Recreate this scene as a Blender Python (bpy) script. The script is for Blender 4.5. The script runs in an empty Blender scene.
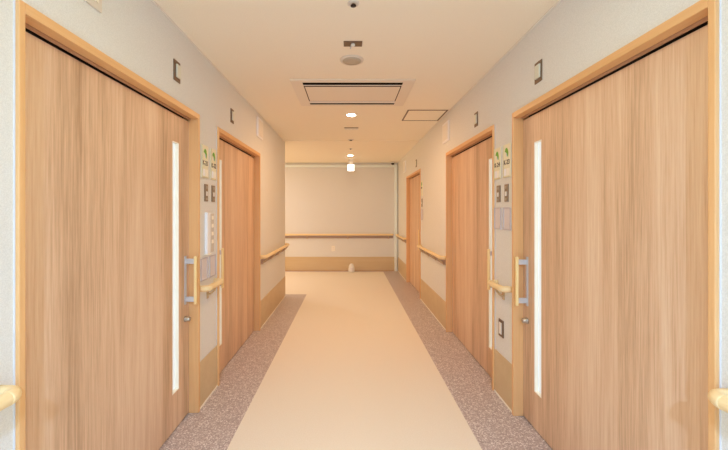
import bpy, bmesh, math
from mathutils import Vector
S = bpy.context.scene
COL = S.collection
PI = math.pi

def lin(r, g, b):
    f = lambda c: (c/255/12.92) if c/255 <= .04045 else ((c/255+.055)/1.055)**2.4
    return (f(r), f(g), f(b), 1)

# ------------------------------------------------------------------ camera
cd = bpy.data.cameras.new('camera'); cam = bpy.data.objects.new('camera', cd); COL.objects.link(cam)
cam.location = (0, 0, 1.38); cam.rotation_euler = (PI/2, 0, 0)
cd.sensor_width = 36; cd.lens = 36*345/728
cd.shift_x = 14.5/728; cd.shift_y = -14/728; cd.clip_start = .02
S.camera = cam
# ------------------------------------------------------------------ world, lights, exposure
w = bpy.data.worlds.new('world'); S.world = w; w.use_nodes = True
w.node_tree.nodes['Background'].inputs[0].default_value = (.85, .92, 1, 1)
w.node_tree.nodes['Background'].inputs[1].default_value = .6
S.view_settings.view_transform = 'Standard'; S.view_settings.look = 'None'
S.view_settings.gamma = 1; S.view_settings.use_curve_mapping = False
S.view_settings.exposure = 0.0
S.cycles.max_bounces = 12; S.cycles.diffuse_bounces = 8

def area(name, loc, rot, sx, sy, power, color, spread=PI):
    l = bpy.data.lights.new(name, 'AREA'); l.shape = 'RECTANGLE'; l.size = sx; l.size_y = sy
    l.energy = power; l.color = color; l.spread = spread
    o = bpy.data.objects.new(name, l); o.location = loc; o.rotation_euler = rot; COL.objects.link(o); return o
# fill light added at the unseen corridor end behind the camera (faces +y)
area('back_fill_light', (.03, -2.35, 1.45), (PI/2, 0, PI), 1.9, 1.7, 3, (1, .92, .85))
# daylight from the window of the side branch (faces +x)
area('branch_window_light', (-3.85, 6.8, 1.4), (PI/2, 0, -PI/2), 2.0, 1.8, 19, (1.0, .56, .15))
LAMPS = [(17.0, (1, .58, .29)), (1.0, (1, .7, .4)), (5.5, (1, .80, .20)), (95, (.41, .635, .99)), (21, (1, .92, .95))]    # power and colour of each ceiling lamp

# ------------------------------------------------------------------ materials
MATS = {}
def nodes_of(name):
    m = bpy.data.materials.new(name); m.use_nodes = True
    nt = m.node_tree; b = nt.nodes['Principled BSDF']; MATS[name] = m
    return m, nt, b
def plain(name, c, rough=.5, metal=0, emit=None, es=0, spec=.5):
    m, nt, b = nodes_of(name)
    b.inputs['Base Color'].default_value = lin(*c); b.inputs['Roughness'].default_value = rough
    b.inputs['Metallic'].default_value = metal; b.inputs['Specular IOR Level'].default_value = spec
    if emit: b.inputs['Emission Color'].default_value = lin(*emit); b.inputs['Emission Strength'].default_value = es
    return m
def N(nt, t, **kw):
    n = nt.nodes.new(t)
    for k, v in kw.items():
        if k in n.inputs: n.inputs[k].default_value = v
        else: setattr(n, k, v)
    return n
def ramp(nt, stops):
    r = nt.nodes.new('ShaderNodeValToRGB')
    e = r.color_ramp.elements
    while len(e) < len(stops): e.new(.5)
    for i, (p, c) in enumerate(stops): e[i].position = p; e[i].color = lin(*c)
    return r
def coords(nt, scale, offset_random=False):
    tc = N(nt, 'ShaderNodeTexCoord'); mp = N(nt, 'ShaderNodeMapping')
    mp.inputs['Scale'].default_value = scale
    nt.links.new(tc.outputs['Object'], mp.inputs['Vector'])
    if offset_random:
        oi = N(nt, 'ShaderNodeObjectInfo'); mu = N(nt, 'ShaderNodeMath', operation='MULTIPLY'); mu.inputs[1].default_value = 37
        nt.links.new(oi.outputs['Random'], mu.inputs[0]); cx = N(nt, 'ShaderNodeCombineXYZ')
        for k in range(3): nt.links.new(mu.outputs[0], cx.inputs[k])
        nt.links.new(cx.outputs[0], mp.inputs['Location'])
    return mp
def wood(name, dark, mid, light, axis='Z', rough=.45, contrast=1.0, fine=1.0):
    """oak veneer: broad bands, fine pores, grain running along one axis"""
    m, nt, b = nodes_of(name); L = nt.links
    long_, cross = .35, 7.0
    sc = {'Z': (cross, cross, long_), 'X': (long_, cross, cross)}[axis]
    mp = coords(nt, sc, True)
    n1 = N(nt, 'ShaderNodeTexNoise', Scale=1.0, Detail=5.0, Roughness=.6, Distortion=.6)
    L.new(mp.outputs[0], n1.inputs['Vector'])
    mp2 = coords(nt, tuple(s*v for s, v in zip(sc, ((9, 9, 4) if axis == 'Z' else (4, 9, 9)))), True)
    n2 = N(nt, 'ShaderNodeTexNoise', Scale=1.6*fine, Detail=6.0, Roughness=.7); L.new(mp2.outputs[0], n2.inputs['Vector'])
    mx = N(nt, 'ShaderNodeMix', data_type='FLOAT'); mx.inputs[0].default_value = .45
    L.new(n1.outputs[0], mx.inputs[2]); L.new(n2.outputs[0], mx.inputs[3])
    d = .17/contrast
    r = ramp(nt, [(.5-d, dark), (.5, mid), (.5+d, light)]); L.new(mx.outputs[0], r.inputs[0])
    L.new(r.outputs[0], b.inputs['Base Color'])
    b.inputs['Roughness'].default_value = rough; b.inputs['Specular IOR Level'].default_value = .35
    bp = N(nt, 'ShaderNodeBump', Strength=.05, Distance=.001); L.new(n2.outputs[0], bp.inputs['Height'])
    L.new(bp.outputs[0], b.inputs['Normal'])
    return m
def papered(name, c, scale=260, strength=.25, rough=.85):
    m, nt, b = nodes_of(name); L = nt.links
    mp = coords(nt, (1, 1, 1)); n = N(nt, 'ShaderNodeTexNoise', Scale=float(scale), Detail=3.0); L.new(mp.outputs[0], n.inputs['Vector'])
    c2 = tuple(min(255, v+5) for v in c); c1 = tuple(v-6 for v in c)
    r = ramp(nt, [(.35, c1), (.65, c2)]); L.new(n.outputs[0], r.inputs[0]); L.new(r.outputs[0], b.inputs['Base Color'])
    bp = N(nt, 'ShaderNodeBump', Strength=strength, Distance=.002); L.new(n.outputs[0], bp.inputs['Height']); L.new(bp.outputs[0], b.inputs['Normal'])
    b.inputs['Roughness'].default_value = rough; b.inputs['Specular IOR Level'].default_value = .2
    return m

m_wall = papered('wallpaper_white', (228, 227, 222))
m_ceil = papered('ceiling_board', (253, 242, 222), 180, .15)
m_leaf = wood('oak_leaf', (180, 143, 110), (221, 184, 150), (238, 210, 180), 'Z', .42, 1.05, 1.5)
m_frame = wood('oak_frame', (218, 168, 112), (233, 184, 128), (241, 197, 142), 'Z', .4, .7)
m_head = wood('oak_header', (218, 168, 112), (233, 184, 128), (241, 197, 142), 'X', .4, .7)
m_base = wood('baseboard_wood', (200, 172, 130), (212, 187, 147), (220, 198, 160), 'X', .45, .6)
m_rail = wood('rail_wood', (238, 208, 152), (247, 220, 168), (252, 230, 184), 'X', .35, .6)
m_grip = wood('grip_wood', (240, 206, 138), (248, 220, 158), (252, 230, 178), 'Z', .35, .6)
m_brk = plain('bracket_beige', (204, 176, 136), .45)
m_rail_shadow = plain('rail_shadow_strip', (168, 148, 138), .6)  # tone of the shade band below the far rails
m_metal = plain('brushed_steel', (206, 210, 216), .35, .3)
m_chrome = plain('satin_nickel', (186, 174, 160), .32, .7)
m_dark = plain('dark_gap', (46, 34, 28), .8)
m_track = plain('track_brown', (196, 150, 112), .6)
m_cream = plain('cream_bead', (250, 244, 228), .5)
m_caulk = plain('white_caulk', (220, 222, 228), .6)
m_glass = plain('frosted_glazing', (222, 232, 238), .35, 0, (232, 242, 252), .38)  # faint glow put in for light coming through the glass
m_bronze = plain('bronze_plate', (122, 98, 74), .4, .3)
m_slot = plain('slot_black', (20, 14, 12), .95, spec=.05)
m_gap = plain('gap_brown', (84, 58, 42), .9, spec=.1)
m_acpan = plain('cassette_ivory', (240, 229, 212), .45)
m_bronze2 = plain('light_bronze', (146, 124, 98), .4, .2)
m_mark = plain('mark_grey', (176, 160, 138), .4)
m_white = plain('white_plastic', (236, 232, 224), .4)
m_acplast = plain('ivory_plastic', (226, 216, 200), .3)
m_lens = plain('lamp_lens', (222, 222, 206), .3)
m_grille = plain('speaker_grille', (192, 180, 160), .7)
m_ivory = plain('sign_ivory', (236, 230, 200), .45)
m_ivory_edge = plain('sign_edge', (218, 208, 168), .5)
m_green = plain('leaf_green', (104, 172, 36), .5)
m_blue = plain('leaf_pale_blue', (178, 204, 222), .5)
m_text = plain('sign_lettering', (62, 48, 38), .6)
m_grey = plain('grey_holder', (220, 212, 214), .45)
m_greyd = plain('holder_rim', (196, 188, 190), .45)
m_paper = plain('white_card', (244, 244, 246), .5)
m_sleeve = plain('clear_sleeve', (218, 212, 202), .2)
m_black = plain('black_plastic', (26, 22, 22), .25)
m_shut = plain('pale_green_steel', (238, 248, 246), .35, 0)
m_lamp = plain('lit_lens', (255, 240, 215), .4, 0, (255, 236, 206), 30)
m_exit = plain('lit_exit_panel', (250, 252, 250), .4, 0, (248, 253, 250), 2.6)
m_exit_g = plain('lit_exit_green', (150, 220, 180), .4, 0, (150, 225, 185), 1.0)
m_brass = plain('brass', (176, 132, 70), .35, .8)

def linoleum(name, base, c1, c2):
    m, nt, b = nodes_of(name); L = nt.links
    mp = coords(nt, (1, 1, 1)); n = N(nt, 'ShaderNodeTexNoise', Scale=140.0, Detail=4.0, Roughness=.7); L.new(mp.outputs[0], n.inputs['Vector'])
    r = ramp(nt, [(.3, c1), (.5, base), (.7, c2)]); L.new(n.outputs[0], r.inputs[0]); L.new(r.outputs[0], b.inputs['Base Color'])
    b.inputs['Roughness'].default_value = .38; b.inputs['Specular IOR Level'].default_value = .35
    return m
m_floor = linoleum('cream_linoleum', (241, 232, 214), (236, 226, 207), (246, 238, 222))
# speckled border
m_bord, nt, b = nodes_of('speckled_mauve_vinyl')
mp = coords(nt, (1, 1, 1))
v = N(nt, 'ShaderNodeTexVoronoi', Scale=150.0); nt.links.new(mp.outputs[0], v.inputs['Vector'])
r = ramp(nt, [(0, (166, 151, 145)), (.45, (187, 171, 165)), (.75, (200, 185, 179)), (.9, (232, 224, 218))])
sx = N(nt, 'ShaderNodeSeparateColor'); nt.links.new(v.outputs['Color'], sx.inputs[0]); nt.links.new(sx.outputs[0], r.inputs[0])
nt.links.new(r.outputs[0], b.inputs['Base Color']); b.inputs['Roughness'].default_value = .4; b.inputs['Specular IOR Level'].default_value = .35

# ------------------------------------------------------------------ mesh builder
class MB:
    def __init__(s): s.bm = bmesh.new()
    def box(s, x0, x1, y0, y1, z0, z1):
        x0, x1 = sorted((x0, x1)); y0, y1 = sorted((y0, y1)); z0, z1 = sorted((z0, z1))
        v = [s.bm.verts.new(p) for p in ((x0,y0,z0),(x1,y0,z0),(x1,y1,z0),(x0,y1,z0),(x0,y0,z1),(x1,y0,z1),(x1,y1,z1),(x0,y1,z1))]
        for f in ((3,2,1,0),(4,5,6,7),(0,1,5,4),(1,2,6,5),(2,3,7,6),(3,0,4,7)): s.bm.faces.new([v[i] for i in f])
        return s
    def tube(s, pts, r, n=14, cap=True):
        pts = [Vector(p) for p in pts]; rings = []
        up = Vector((0, 0, 1)); prev = None
        for i, p in enumerate(pts):
            t = (pts[min(i+1, len(pts)-1)] - pts[max(i-1, 0)]).normalized()
            a = t.cross(up)
            if a.length < 1e-3: a = t.cross(Vector((0, 1, 0)))
            a.normalize(); c = a.cross(t).normalized()
            rr = r[i] if isinstance(r, (list, tuple)) else r
            rings.append([s.bm.verts.new(p + rr*(math.cos(2*PI*k/n)*a + math.sin(2*PI*k/n)*c)) for k in range(n)])
        for A, B in zip(rings, rings[1:]):
            for k in range(n): f = s.bm.faces.new((A[k], A[(k+1) % n], B[(k+1) % n], B[k])); f.smooth = True
        if cap: s.bm.faces.new(rings[0][::-1]); s.bm.faces.new(rings[-1])
        return s
    def lathe(s, prof, n=28, cx=0, cy=0):
        """profile of (radius, z) around the z axis"""
        rings = []
        for rad, z in prof:
            rings.append([s.bm.verts.new((cx+max(rad, 1e-4)*math.cos(2*PI*k/n), cy+max(rad, 1e-4)*math.sin(2*PI*k/n), z)) for k in range(n)])
        for A, B in zip(rings, rings[1:]):
            for k in range(n): f = s.bm.faces.new((A[k], A[(k+1) % n], B[(k+1) % n], B[k])); f.smooth = True
        s.bm.faces.new(rings[0][::-1]); s.bm.faces.new(rings[-1])
        return s
    def prism(s, poly, y0, y1):
        """polygon in local x,z extruded along y"""
        a = [s.bm.verts.new((x, y0, z)) for x, z in poly]; c = [s.bm.verts.new((x, y1, z)) for x, z in poly]
        s.bm.faces.new(a); s.bm.faces.new(c[::-1]); n = len(poly)
        for k in range(n): s.bm.faces.new((a[k], c[k], c[(k+1) % n], a[(k+1) % n]))
        return s
    def build(s, name, mat, parent=None, bevel=0, seg=2):
        bmesh.ops.recalc_face_normals(s.bm, faces=s.bm.faces)
        me = bpy.data.meshes.new(name); s.bm.to_mesh(me); s.bm.free(); me.materials.append(mat)
        o = bpy.data.objects.new(name, me); COL.objects.link(o)
        if parent: o.parent = parent
        if bevel:
            md = o.modifiers.new('bevel', 'BEVEL'); md.width = bevel; md.segments = seg; md.limit_method = 'ANGLE'; md.angle_limit = .6
        return o
def structure(o): o['kind'] = 'structure'; return o
def empty(name, loc, rz=0, label=None, cat=None, group=None):
    o = bpy.data.objects.new(name, None); COL.objects.link(o); o.location = loc; o.rotation_euler = (0, 0, rz); o.empty_display_size = .05
    if label: o['label'] = label
    if cat: o['category'] = cat
    if group: o['group'] = group
    return o

# ------------------------------------------------------------------ dimensions (metres)
WL, WR, CH = 1.045, 1.117, 2.5        # left wall, right wall (distance from camera axis), ceiling
Y0, YE, YL = -2.5, 7.95, 5.60         # back, end wall, end of left wall
XB = -4.0                             # end of the side branch
D_HEAD = 2.043; J = .022
left_doors = [(1.727, 1.258, +1), (3.354, 1.236, -1)]
right_doors = [(1.6915, 1.259, -1), (3.30, 1.26, +1), (6.05, 1.26, +1)]
def gaps(doors, a, b):
    out = []; cur = a
    for c, wd, _ in doors: out.append((cur, c-wd/2-J)); cur = c+wd/2+J
    out.append((cur, b)); return out

# ------------------------------------------------------------------ shell
def side_wall(name, s, lat, doors, ye):
    m = MB()
    for a, b_ in gaps(doors, Y0, ye): m.box(s*lat, s*(lat+.12), a, b_, 0, CH)
    for c, wd, _ in doors: m.box(s*lat, s*(lat+.12), c-wd/2-J, c+wd/2+J, D_HEAD, CH)
    m.box(s*(lat+.12), s*(lat+.16), Y0, ye, 0, CH)
    bmesh.ops.remove_doubles(m.bm, verts=m.bm.verts, dist=1e-5)
    structure(m.build(name, m_wall))
    k = MB()
    for a, b_ in gaps(doors, Y0, ye): k.box(s*lat, s*(lat-.005), a, b_, .012, .325)
    bb = structure(k.build('baseboard_'+name.split('_')[1], m_base, None, .0015))
    k = MB()
    for a, b_ in gaps(doors, Y0, ye): k.box(s*lat, s*(lat-.008), a, b_, 0, .012)
    k.build('toe_strip', m_cream, bb)
side_wall('wall_left', -1, WL, left_doors, YL)
side_wall('wall_right', 1, WR, right_doors, YE)
structure(MB().box(XB, WR+.16, YE, YE+.12, 0, CH).build('wall_end', m_wall))
structure(MB().box(XB, -WL-.16, YL-.12, YL, 0, CH).build('wall_branch', m_wall))
structure(MB().box(XB-.12, XB, YL-.12, YE+.12, 0, CH).build('wall_branch_end', m_wall))
structure(MB().box(-WL-.16, WR+.16, Y0-.12, Y0, 0, CH).build('wall_back', m_wall))
bb = structure(MB().box(XB, WR-.025, YE, YE-.006, .012, .325).build('baseboard_end', m_base, None, .0015))
MB().box(XB, WR-.025, YE, YE-.008, 0, .012).build('toe_strip', m_track, bb)
# ceiling: main panel and the very slightly lower one over the junction
m = MB().box(-WL-.16, WR+.16, Y0, 5.47, CH, CH+.1).box(XB, WR+.16, 5.47, YE+.12, CH-.006, CH+.1)
structure(m.build('ceiling', m_ceil))
# floor: substrate with cream runner and speckled borders laid into it
structure(MB().box(XB, WR+.16, Y0, YE+.12, -.12, -.004).build('floor', m_floor))
fr = empty('floor_covering', (0, 0, 0)); fr['kind'] = 'structure'; fr.name = 'floor.001'
MB().box(-.71, .768, Y0, 5.715, -.004, 0).box(XB, .768, 5.715, YE-.10, -.004, 0).build('cream_runner', m_floor, fr)
MB().box(-WL-.16, -.71, Y0, 5.6, -.004, 0).box(-WL, -.71, 5.6, 5.715, -.004, 0).box(XB, -WL, 5.6, 5.715, -.004, 0).build('speckled_border', m_bord, fr)
MB().box(.768, WR+.16, Y0, YE, -.004, 0).box(XB, .768, YE-.10, YE, -.004, 0).build('speckled_border', m_bord, fr)
# slim cornice along walls
c = MB().box(-WL, -WL+.006, Y0, YL, CH-.012, CH)
structure(c.build('trim_1', m_white, None, .002))
c = MB().box(WR, WR-.006, Y0, YE, CH-.012, CH)
structure(c.build('trim_2', m_white, None, .002))
# steel shutter head rail along the end wall and its guide in the corner
structure(MB().box(XB, WR-.02, YE-.05, YE, 2.385, 2.440).build('trim_3', m_shut, None, .003))
structure(MB().box(WR-.085, WR-.02, YE-.05, YE, 0, 2.385).build('trim_4', m_shut, None, .003))
# unseen window added at the corridor's back to go with the fill light
wn = structure(MB().box(-1.0, 1.06, Y0, Y0+.04, .45, .52).box(-1.0, 1.06, Y0, Y0+.04, 2.30, 2.37).box(-1.0, -.93, Y0, Y0+.04, .52, 2.3).box(.99, 1.06, Y0, Y0+.04, .52, 2.3).box(-.005, .065, Y0, Y0+.04, .52, 2.3).build('added_window_1', m_metal, None, .004))
MB().box(-.93, .99, Y0, Y0+.015, .52, 2.3).build('pane', m_glass, wn)

# ------------------------------------------------------------------ doors (local: x along the wall to the viewer's right, -y out of the wall)
def on_wall(name, side, along, z, label=None, cat=None, group=None, off=0):
    if side == 'L': loc, rz = (-WL+off, along, z), PI/2
    elif side == 'R': loc, rz = (WR-off, along, z), -PI/2
    else: loc, rz = (along, YE-off, z), 0
    return empty(name, loc, rz, label, cat, group)
def B(m, u0, u1, w0, w1, z0, z1): return m.box(u0, u1, -w0, -w1, z0, z1)
def door(n, side, c, W, hs):
    r = on_wall('door_%d' % n, side, c, 0); r['kind'] = 'structure'
    h = W/2
    for s in (-1, 1):
        m = MB(); B(m, s*h, s*(h+J), -.12, .015, 0, D_HEAD)
        jb = m.build('jamb', m_frame, r, .0025)
        m = MB(); B(m, s*(h+J), s*(h+J+.003), 0, .003, 0, D_HEAD); m.build('sealant', m_caulk, jb)
    m = MB(); B(m, -h, h, -.037, .015, 2.008, D_HEAD); B(m, -h, h, -.12, -.037, 2.03, D_HEAD)
    hd = m.build('header', m_head, r, .002)
    m = MB(); B(m, -h, h, -.0475, -.040, 1.998, 2.03); m.build('track_lip', m_track, hd)
    m = MB(); B(m, -h, h, -.119, -.089, 0, 2.03); m.build('dark_reveal', m_dark, hd)
    # leaf with a tall slot for the glazing
    sc, sw, z0, z1 = hs*(h-.182), .040, .24, 1.815
    a, b_ = sc-sw, sc+sw
    m = MB(); t0, t1 = -.090, -.051
    B(m, -h+.002, a, t0, t1, .008, 1.988); B(m, b_, h-.002, t0, t1, .008, 1.988)
    B(m, a, b_, t0, t1, .008, z0); B(m, a, b_, t0, t1, z1, 1.988)
    bmesh.ops.remove_doubles(m.bm, verts=m.bm.verts, dist=1e-5)
    leaf = m.build('leaf', m_leaf, r)
    m = MB(); bd = .005
    B(m, a, a+bd, t0+.012, t1+.001, z0, z1); B(m, b_-bd, b_, t0+.012, t1+.001, z0, z1)
    B(m, a+bd, b_-bd, t0+.012, t1+.001, z0, z0+bd); B(m, a+bd, b_-bd, t0+.012, t1+.001, z1-bd, z1)
    m.build('glazing_bead', m_cream, leaf)
    m = MB(); B(m, a+bd, b_-bd, t0+.012, t0+.018, z0+bd, z1-bd); m.build('glazing', m_glass, leaf)
    # pull handle
    uh = hs*(h-.055)
    m = MB(); B(m, uh-.010, uh+.010, .008, .027, .757, 1.08); g = m.build('handle', m_grip, r, .006, 3)
    for z in (1.028, .775):
        m = MB(); B(m, uh-.006, uh+.006, -.046, .010, z, z+.034); m.build('bracket', m_metal, g, .002)
    m = MB(); B(m, uh-.011, uh+.013, -.051, -.046, .757, 1.08); m.build('backplate', m_metal, g, .001)
    # lock cylinder
    m = MB(); m.tube([(uh, .051, .66), (uh, .042, .66), (uh, .041, .66), (uh, .020, .66), (uh, .017, .66)], [.020, .020, .016, .016, .013], 24)
    m.build('lock', m_chrome, r)
    return r
n = 1
for c, wd, hs in left_doors: door(n, 'L', c, wd, hs); n += 1
for c, wd, hs in right_doors: door(n, 'R', c, wd, hs); n += 1

# ------------------------------------------------------------------ handrails
RZ, RR, RO = .838, .021, .058
def handrail(side, a, b_, label, nb, end_a=True, end_b=True, group='wooden handrails along the corridor', skip=0):
    """a,b_ in world coordinate along the wall; local u measured from a"""
    c = (a+b_)/2; L_ = (b_-a)/2
    r = on_wall('handrail', side, c, RZ, label, 'handrail', group)
    E = .055
    u0, u1 = -L_+(E if end_left(side, end_a, end_b) else 0), L_-(E if end_right(side, end_a, end_b) else 0)
    m = MB(); m.tube([(u0, -RO, 0), (u0+.001, -RO, 0), (u1-.001, -RO, 0), (u1, -RO, 0)], RR, 18); m.build('rail', m_rail, r)
    for s, on in ((-1, end_left(side, end_a, end_b)), (1, end_right(side, end_a, end_b))):
        if not on: continue
        uo = s*(L_-RR); q = RO-.018
        ui = s*(L_-E)
        pts = [(ui, -RO, 0)]
        rad = .030
        for k in range(9):
            t = k/8*PI/2
            pts.append((uo - s*rad + s*rad*math.sin(t), -(RO-rad) - rad*math.cos(t), 0))
        pts.append((uo, 0, 0))
        m = MB(); m.tube(pts, RR*1.04, 18); m.build('end_elbow', m_rail, r)
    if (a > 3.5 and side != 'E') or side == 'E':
        m = MB(); B(m, -L_+.01, L_-.01, 0, .006, -.088, -.030); m.build('rail_shadow_strip', m_rail_shadow, r, .001)  # strip added in place of the shadow the rail casts on the wall
    for k in range(nb):
        u = -L_ + 2*L_*(k+.5)/nb if nb > 1 else 0
        if nb > 1: u = -L_+.12 + (2*L_-.24)*k/(nb-1)
        m = MB(); B(m, u-.018, u+.018, 0, .005, -.10, -.03)
        m.tube([(u, -.004, -.075), (u, -.03, -.062), (u, -RO+.004, -.034), (u, -RO, -.017)], [.009, .008, .008, .010], 12)
        m.build('bracket', m_brk, r, .001)
    return r
def end_left(side, ea, eb): return eb if side == 'R' else ea
def end_right(side, ea, eb): return ea if side == 'R' else eb
handrail('L', -2.3, 1.048, 'pale wood handrail end at the left edge beside the nearest left door', 5)
handrail('L', 2.385, 2.690, 'short pale wood handrail on the left wall between the two doors', 1)
handrail('L', 4.04, 5.60, 'wooden handrail on the left wall beyond the second door', 4)
handrail('R', -2.3, 1.028, 'pale wood handrail end at the right edge beside the nearest right door', 5)
handrail('R', 2.365, 2.630, 'short pale wood handrail on the right wall between the two near doors', 1)
handrail('R', 3.98, 5.37, 'wooden handrail on the right wall between the second and farthest door', 4)
handrail('R', 6.74, 7.86, 'wooden handrail on the right wall in the far corner past the last door', 3)
handrail('E', XB+.1, 1.015, 'long wooden handrail running across the far end wall', 6)

# ------------------------------------------------------------------ signs and devices beside the doors
def text_mesh(txt, size, mat, parent, loc, name='lettering'):
    cu = bpy.data.curves.new('txt', 'FONT'); cu.body = txt; cu.size = size; cu.align_x = 'CENTER'; cu.align_y = 'CENTER'; cu.extrude = .0006; cu.offset = .0008
    t = bpy.data.objects.new('txt', cu); COL.objects.link(t)
    dg = bpy.context.evaluated_depsgraph_get(); me = bpy.data.meshes.new_from_object(t.evaluated_get(dg))
    bpy.data.objects.remove(t); me.name = name; me.materials.clear(); me.materials.append(mat)
    o = bpy.data.objects.new(name, me); COL.objects.link(o); o.parent = parent; o.location = loc; o.rotation_euler = (PI/2, 0, 0)
    return o
def room_sign(side, y, txt, label):
    r = on_wall('room_sign', side, y, 1.735, label, 'sign', 'ivory room number signs')
    m = MB(); B(m, -.052, .052, 0, .008, -.117, .117); m.build('plate', m_ivory, r, .002)
    m = MB(); B(m, -.052, .052, .008, .011, -.117, -.111); B(m, -.052, -.049, .008, .011, -.111, .117); m.build('edge_strip', m_ivory_edge, r)
    # leaf emblem: green curved leaf with pale blue fold
    m = MB(); m.prism([(-.028, .066), (-.016, .086), (0, .092), (.016, .080), (.026, .054), (.022, .024), (.011, .034), (.004, .050), (-.010, .060)], -.0080, -.0092)
    m.build('leaf_emblem', m_green, r)
    m = MB(); m.prism([(-.006, .056), (.004, .048), (.011, .032), (.004, .028), (-.006, .040)], -.0080, -.0090); m.build('emblem_fold', m_blue, r)
    text_mesh(txt, .047, m_text, r, (0, -.0086, -.012))
    m = MB(); B(m, -.040, -.008, .008, .010, -.104, -.055); m.build('white_card', m_paper, r)
    m = MB(); B(m, .002, .040, .008, .010, -.104, -.055); m.build('name_window', m_cream, r)
room_sign('L', 2.482, 'K-21', 'ivory room sign K-21 with green leaf, left wall, nearer the front door')
room_sign('L', 2.636, 'K-22', 'ivory room sign K-22 with green leaf, left wall, beside the second door')
room_sign('R', 2.434, 'K-23', 'ivory room sign K-23 with green leaf, right wall, nearer the front door')
room_sign('R', 2.590, 'K-24', 'ivory room sign with green leaf, right wall, beside the second door')
def call_plate(side, y, z, label):
    r = on_wall('indicator_switch', side, y, z, label, 'switch', 'bronze indicator switches under the room signs')
    m = MB(); B(m, -.027, .027, 0, .008, -.062, .062); m.build('plate', m_bronze2, r, .002)
    m = MB(); B(m, -.012, .012, .008, .012, -.022, .010); m.build('rocker', m_white, r, .002)
    m = MB(); B(m, -.009, .009, .008, .011, .030, .050); m.build('pilot_mark', m_mark, r)
    m = MB(); B(m, -.009, .009, .008, .011, -.052, -.036); m.build('pilot_mark', m_mark, r)
call_plate('L', 2.505, 1.512, 'bronze indicator switch with white rocker, left wall, under sign K-21')
call_plate('L', 2.634, 1.512, 'bronze indicator switch with white rocker, left wall, under sign K-22')
call_plate('R', 2.445, 1.508, 'bronze indicator switch with white rocker, right wall, under sign K-23')
call_plate('R', 2.575, 1.508, 'bronze indicator switch with white rocker, right wall, under the sign beside the second door')
def holder(side, y, z, label):
    r = on_wall('notice_holder', side, y, z, label, 'document holder', 'flat grey notice holders')
    m = MB(); B(m, -.056, .056, 0, .004, -.080, .080); m.build('backing', m_grey, r, .001)
    m = MB(); B(m, -.056, .056, .004, .009, -.080, -.074); B(m, -.056, .056, .004, .009, .074, .080); B(m, .051, .056, .004, .009, -.074, .074); B(m, -.056, -.051, .004, .009, -.074, .074)
    m.build('rim', m_greyd, r)
holder('L', 2.470, .965, 'flat grey notice holder low on left wall, nearer the front door')
holder('L', 2.622, .965, 'flat grey notice holder low on left wall, beside the second door')
holder('R', 2.440, 1.325, 'flat grey notice holder on right wall, nearer the front door')
holder('R', 2.590, 1.325, 'flat grey notice holder on right wall, beside the second door')
# white dispenser and clear sleeve, left wall only
r = on_wall('glove_dispenser', 'L', 2.515, 1.22, 'tall narrow white dispenser box on left wall under sign K-21', 'dispenser')
m = MB(); B(m, -.028, .028, 0, .022, -.148, .148); m.build('body', m_paper, r, .004)
m = MB(); B(m, -.030, .030, 0, .026, -.158, -.148); m.build('bottom_lip', m_cream, r, .002)
r = on_wall('document_sleeve', 'L', 2.618, 1.215, 'tall translucent sleeve on left wall right of the white dispenser', 'document holder')
m = MB(); B(m, -.030, .030, 0, .006, -.145, .145); m.build('sleeve', m_sleeve, r, .002)
for z in (-.08, -.02, .04, .10):
    m = MB(); B(m, -.018, .018, .006, .0075, z, z+.028); m.build('slip', m_cream, r)
# light switch low on the right wall
r = on_wall('light_switch', 'R', 2.532, .52, 'brown framed light switch low on right wall under the handrail', 'switch')
m = MB(); B(m, -.037, .037, 0, .008, -.062, .062); m.build('plate', m_bronze, r, .002)
m = MB(); B(m, -.018, .018, .008, .013, -.042, .042); m.build('rocker', m_white, r, .0015)
# lamps above the doors
def door_lamp(side, y, z, label):
    r = on_wall('corridor_lamp', side, y, z, label, 'lamp', 'small bronze call lamps above the doors')
    m = MB(); B(m, -.038, .038, 0, .006, -.062, .062); m.build('plate', m_bronze, r, .002)
    m = MB(); B(m, -.020, .030, .006, .016, -.040, .040); m.build('lens', m_lens, r, .004)
door_lamp('L', 2.083, 2.223, 'bronze call lamp with white lens above the nearest left door')
door_lamp('L', 3.065, 2.223, 'bronze call lamp with white lens above the second left door')
door_lamp('R', 2.035, 2.200, 'bronze call lamp with white lens above the nearest right door')
door_lamp('R', 3.035, 2.185, 'bronze call lamp with white lens above the second right door')
door_lamp('R', 5.76, 2.175, 'bronze call lamp above the farthest right door')
def wall_speaker(side, y, z, label, name='wall_vent'):
    r = on_wall(name, side, y, z, label, 'wall vent', 'square ivory wall vents under the ceiling')
    m = MB(); B(m, -.125, .125, 0, .014, -.115, .115); m.build('cover', m_paper, r, .004)
    m = MB(); B(m, -.095, .125-.03, .012, .020, -.09, .09); m.build('raised_panel', m_white, r, .004)
wall_speaker('L', 4.00, 2.335, 'square ivory wall vent high on left wall past the second door')
wall_speaker('R', 3.975, 2.285, 'square ivory wall vent high on right wall past the second door')
wall_speaker('R', 6.95, 2.27, 'square ivory wall vent high on right wall past the farthest door')
r = on_wall('wall_sensor', 'L', 1.385, 2.268, 'small beige box high on left wall above the nearest door, cut by the frame', 'sensor')
m = MB(); B(m, -.060, .060, 0, .010, -.060, .060); m.build('cover', m_acplast, r, .003)
m = MB(); B(m, -.035, .035, .010, .016, -.035, .035); m.build('button', m_cream, r, .003)
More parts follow.
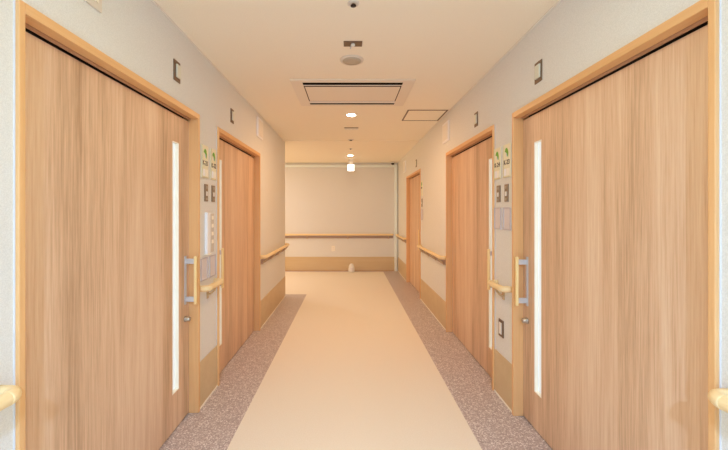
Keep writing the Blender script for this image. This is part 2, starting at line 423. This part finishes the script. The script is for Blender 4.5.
# small signs by the farthest right door
r = on_wall('room_sign', 'R', 5.30, 1.73, 'small pale room sign on right wall beside the farthest door', 'sign', None)
m = MB(); B(m, -.05, .05, 0, .008, -.115, .115); m.build('plate', m_ivory, r, .002)
m = MB(); B(m, -.02, .02, .008, .010, .04, .09); m.build('leaf_emblem', m_green, r)
m = MB(); B(m, -.03, .03, .008, .0095, -.005, .02); m.build('lettering', m_text, r)
call_plate('R', 5.30, 1.508, 'bronze indicator switch on right wall beside the farthest door')
holder('R', 5.30, 1.325, 'flat grey notice holder on right wall beside the farthest door')
# outlet on end wall
r = on_wall('wall_outlet', 'E', -.375, .515, 'cream double wall outlet on the far end wall', 'outlet')
m = MB(); B(m, -.037, .037, 0, .007, -.060, .060); m.build('plate', m_cream, r, .002)
m = MB(); B(m, -.018, .018, .007, .010, .008, .036); B(m, -.018, .018, .007, .010, -.036, -.008); m.build('sockets', m_white, r)

# ------------------------------------------------------------------ ceiling things
def lit_disc(x, y, power, color, label, group='round recessed ceiling downlights', r_=.055, z=CH):
    o = empty('ceiling_downlight', (x, y, z), 0, label, 'ceiling light', group)
    m = MB().lathe([(r_, 0), (r_+.012, 0), (r_+.012, -.004), (r_, -.006)]); m.build('trim_ring', m_white, o)
    m = MB().lathe([(r_-.002, 0), (r_-.002, -.007), (r_*.5, -.0085)]); m.build('lens', m_lamp, o)
    l = bpy.data.lights.new('downlight_lamp', 'AREA'); l.shape = 'DISK'; l.size = .1; l.energy = power; l.color = color
    q = bpy.data.objects.new('downlight_lamp', l); COL.objects.link(q); q.location = (x, y, z-.012)
lit_disc(.02, 4.01, *LAMPS[0], 'lit round downlight in ceiling just beyond the air conditioner')
lit_disc(.02, 6.90, *LAMPS[1], 'lit round downlight in ceiling in front of the hanging exit sign', z=CH-.006)
lit_disc(.02, 1.20, *LAMPS[2], 'lit round downlight overhead before the first sprinkler')
lit_disc(.02, -1.2, *LAMPS[3], 'added unseen fill downlight overhead behind the viewer')  # unseen lamp, added as cool fill for the near walls
lit_disc(-2.6, 6.8, *LAMPS[4], 'lit round downlight in the side branch', z=CH-.006)
# air conditioner cassette
AX, AY = .028, 3.292
r = empty('ceiling_air_conditioner', (AX, AY, CH), 0, 'large ivory rectangular air conditioner cassette with two dark slots in ceiling', 'air conditioner')
m = MB()
z0, z1 = 0, -.010
hx, hy = .535, .36
ix, i1 = .436, .307
m.box(-hx, hx, -hy, -i1, z1, z0).box(-hx, hx, i1, hy, z1, z0).box(-hx, -ix, -i1, i1, z1, z0).box(ix, hx, -i1, i1, z1, z0)
bmesh.ops.remove_doubles(m.bm, verts=m.bm.verts, dist=1e-5)
m.build('bezel', m_acpan, r, .002)
for a_, b_ in ((-i1, -.250), (.262, i1)): MB().box(-ix, ix, a_, b_, -.0085, 0).build('air_slot', m_slot, r)
for a_, b_ in ((-.250, -.230), (.200, .262)): MB().box(-ix, ix, a_, b_, -.0095, 0).build('louver', m_white, r, .001)
MB().box(-ix, ix, -.230, .200, -.0085, 0).build('panel_gap', m_gap, r)
MB().box(-ix+.008, ix-.008, -.204, .192, -.0105, 0).build('intake_panel', m_acpan, r, .003)
# access hatch
r = empty('ceiling_hatch', (.87, 4.043, CH), 0, 'square ceiling access hatch with thin brown metal frame by right wall', 'access hatch')
g = .225
m = MB().box(-g, g, -g, -g+.016, -.005, 0).box(-g, g, g-.016, g, -.005, 0).box(-g, -g+.016, -g+.016, g-.016, -.005, 0).box(g-.016, g, -g+.016, g-.016, -.005, 0)
m.build('frame', m_bronze, r)
MB().box(-g+.018, g-.018, -g+.018, g-.018, -.003, 0).build('panel', m_ceil, r)
# ceiling speaker
r = empty('ceiling_speaker', (.018, 2.56, CH), 0, 'round grey-beige speaker grille in ceiling in front of the air conditioner', 'speaker')
MB().lathe([(.070, 0), (.088, 0), (.086, -.005), (.070, -.008)]).build('ring', m_acplast, r)
MB().lathe([(.069, 0), (.069, -.009), (.035, -.0115)]).build('grille', m_grille, r)
# bronze sensor plate with a white sensor head
r = empty('ceiling_sensor', (.023, 2.305, CH), 0, 'rectangular bronze sensor plate with white head in ceiling before the speaker', 'sensor')
MB().box(-.062, .062, -.035, .035, -.006, 0).build('plate', m_bronze, r, .002)
MB().lathe([(.014, -.006), (.014, -.014), (.009, -.020)], 18).build('sensor_head', m_white, r)
MB().tube([(-.012, .012, -.006), (-.016, .016, -.030)], .003, 8).build('stem', m_metal, r)
r = empty('ceiling_sensor', (.025, 4.68, CH), 0, 'wide low sensor housing with bronze near edge in ceiling beyond the first downlight', 'sensor')
MB().box(-.095, .095, -.055, -.045, -.009, 0).build('near_edge', m_bronze, r, .002)
MB().box(-.090, .090, -.045, .055, -.009, 0).build('housing', m_white, r, .003)
for x in (-.05, 0, .05): MB().lathe([(.012, -.009), (.012, -.014), (.006, -.016)], 14, x, .01).build('sensor_head', m_cream, r)
def sprinkler(x, y, label, z=CH, s=1):
    r = empty('sprinkler_head', (x, y, z), 0, label, 'sprinkler', 'sprinkler heads in a line on the ceiling')
    MB().lathe([(.032*s, 0), (.032*s, -.003), (.020*s, -.005)], 20).build('escutcheon', m_acplast, r)
    MB().lathe([(.009*s, -.005), (.007*s, -.010), (.010*s, -.012)], 14).build('body', m_brass, r)
    MB().lathe([(.015*s, -.012), (.016*s, -.015), (.006*s, -.017)], 16).build('deflector', m_black, r)
sprinkler(.021, 1.86, 'dark sprinkler head at top edge, nearest to the viewer')
sprinkler(.021, 5.50-.08, 'small sprinkler head just beyond the wide sensor', CH, 1.6)
sprinkler(.021, 6.15, 'small sprinkler head right before the farthest downlight', CH-.006, 1.1)
# hanging exit sign
ZC = CH-.006
r = empty('exit_sign', (.030, 7.40, ZC), 0, 'small glowing white square exit sign hung from the far ceiling', 'exit sign')
MB().box(-.066, .066, -.024, .024, -.018, 0).build('ceiling_plate', m_white, r, .002)
MB().box(-.050, .050, -.014, .014, -.115, -.018).build('mount', m_sleeve, r)
m = MB().box(-.073, .073, -.020, .020, -.262, -.115); m.build('housing', m_white, r, .003)
MB().box(-.068, .068, -.0225, -.0205, -.257, -.120).build('face', m_exit, r)
# pictogram: running figure through a doorway
m = MB().prism([(-.045, -0.151), (-.030, -0.136), (-.010, -0.144), (.010, -0.166), (.028, -0.162), (.026, -0.172), (.004, -0.178), (-.004, -0.196), (.016, -0.212), (.012, -0.238), (.002, -0.234), (.002, -0.218), (-.018, -0.202), (-.034, -0.228), (-.054, -0.228), (-.050, -0.218), (-.038, -0.216), (-.022, -0.166), (-.036, -0.164)], -.0225, -.0240)
m.build('running_figure', m_exit_g, r)
# dark dome camera in the far right corner
r = empty('dome_camera', (.975, 7.80, ZC), 0, 'tiny black dome camera in the far right ceiling corner', 'security camera')
MB().lathe([(.048, 0), (.048, -.020), (.042, -.030)], 20).build('base', m_white, r)
MB().lathe([(.034, -.030), (.034, -.045), (.028, -.060), (.015, -.070), (.003, -.073)], 20).build('dome', m_black, r)
# white egg-shaped machine on the floor
r = empty('air_purifier', (.046, 7.80, 0), 0, 'small white egg-shaped device on the floor against the far wall', 'air purifier')
MB().lathe([(.050, 0), (.068, .006), (.071, .04), (.068, .09), (.057, .14), (.041, .175), (.020, .192), (.002, .196)], 28).build('body', m_white, r)
MB().prism([(-.026, .082), (-.022, .094), (.022, .094), (.026, .082), (.018, .074), (-.018, .074)], -.073, -.060).build('vent', m_grey, r)
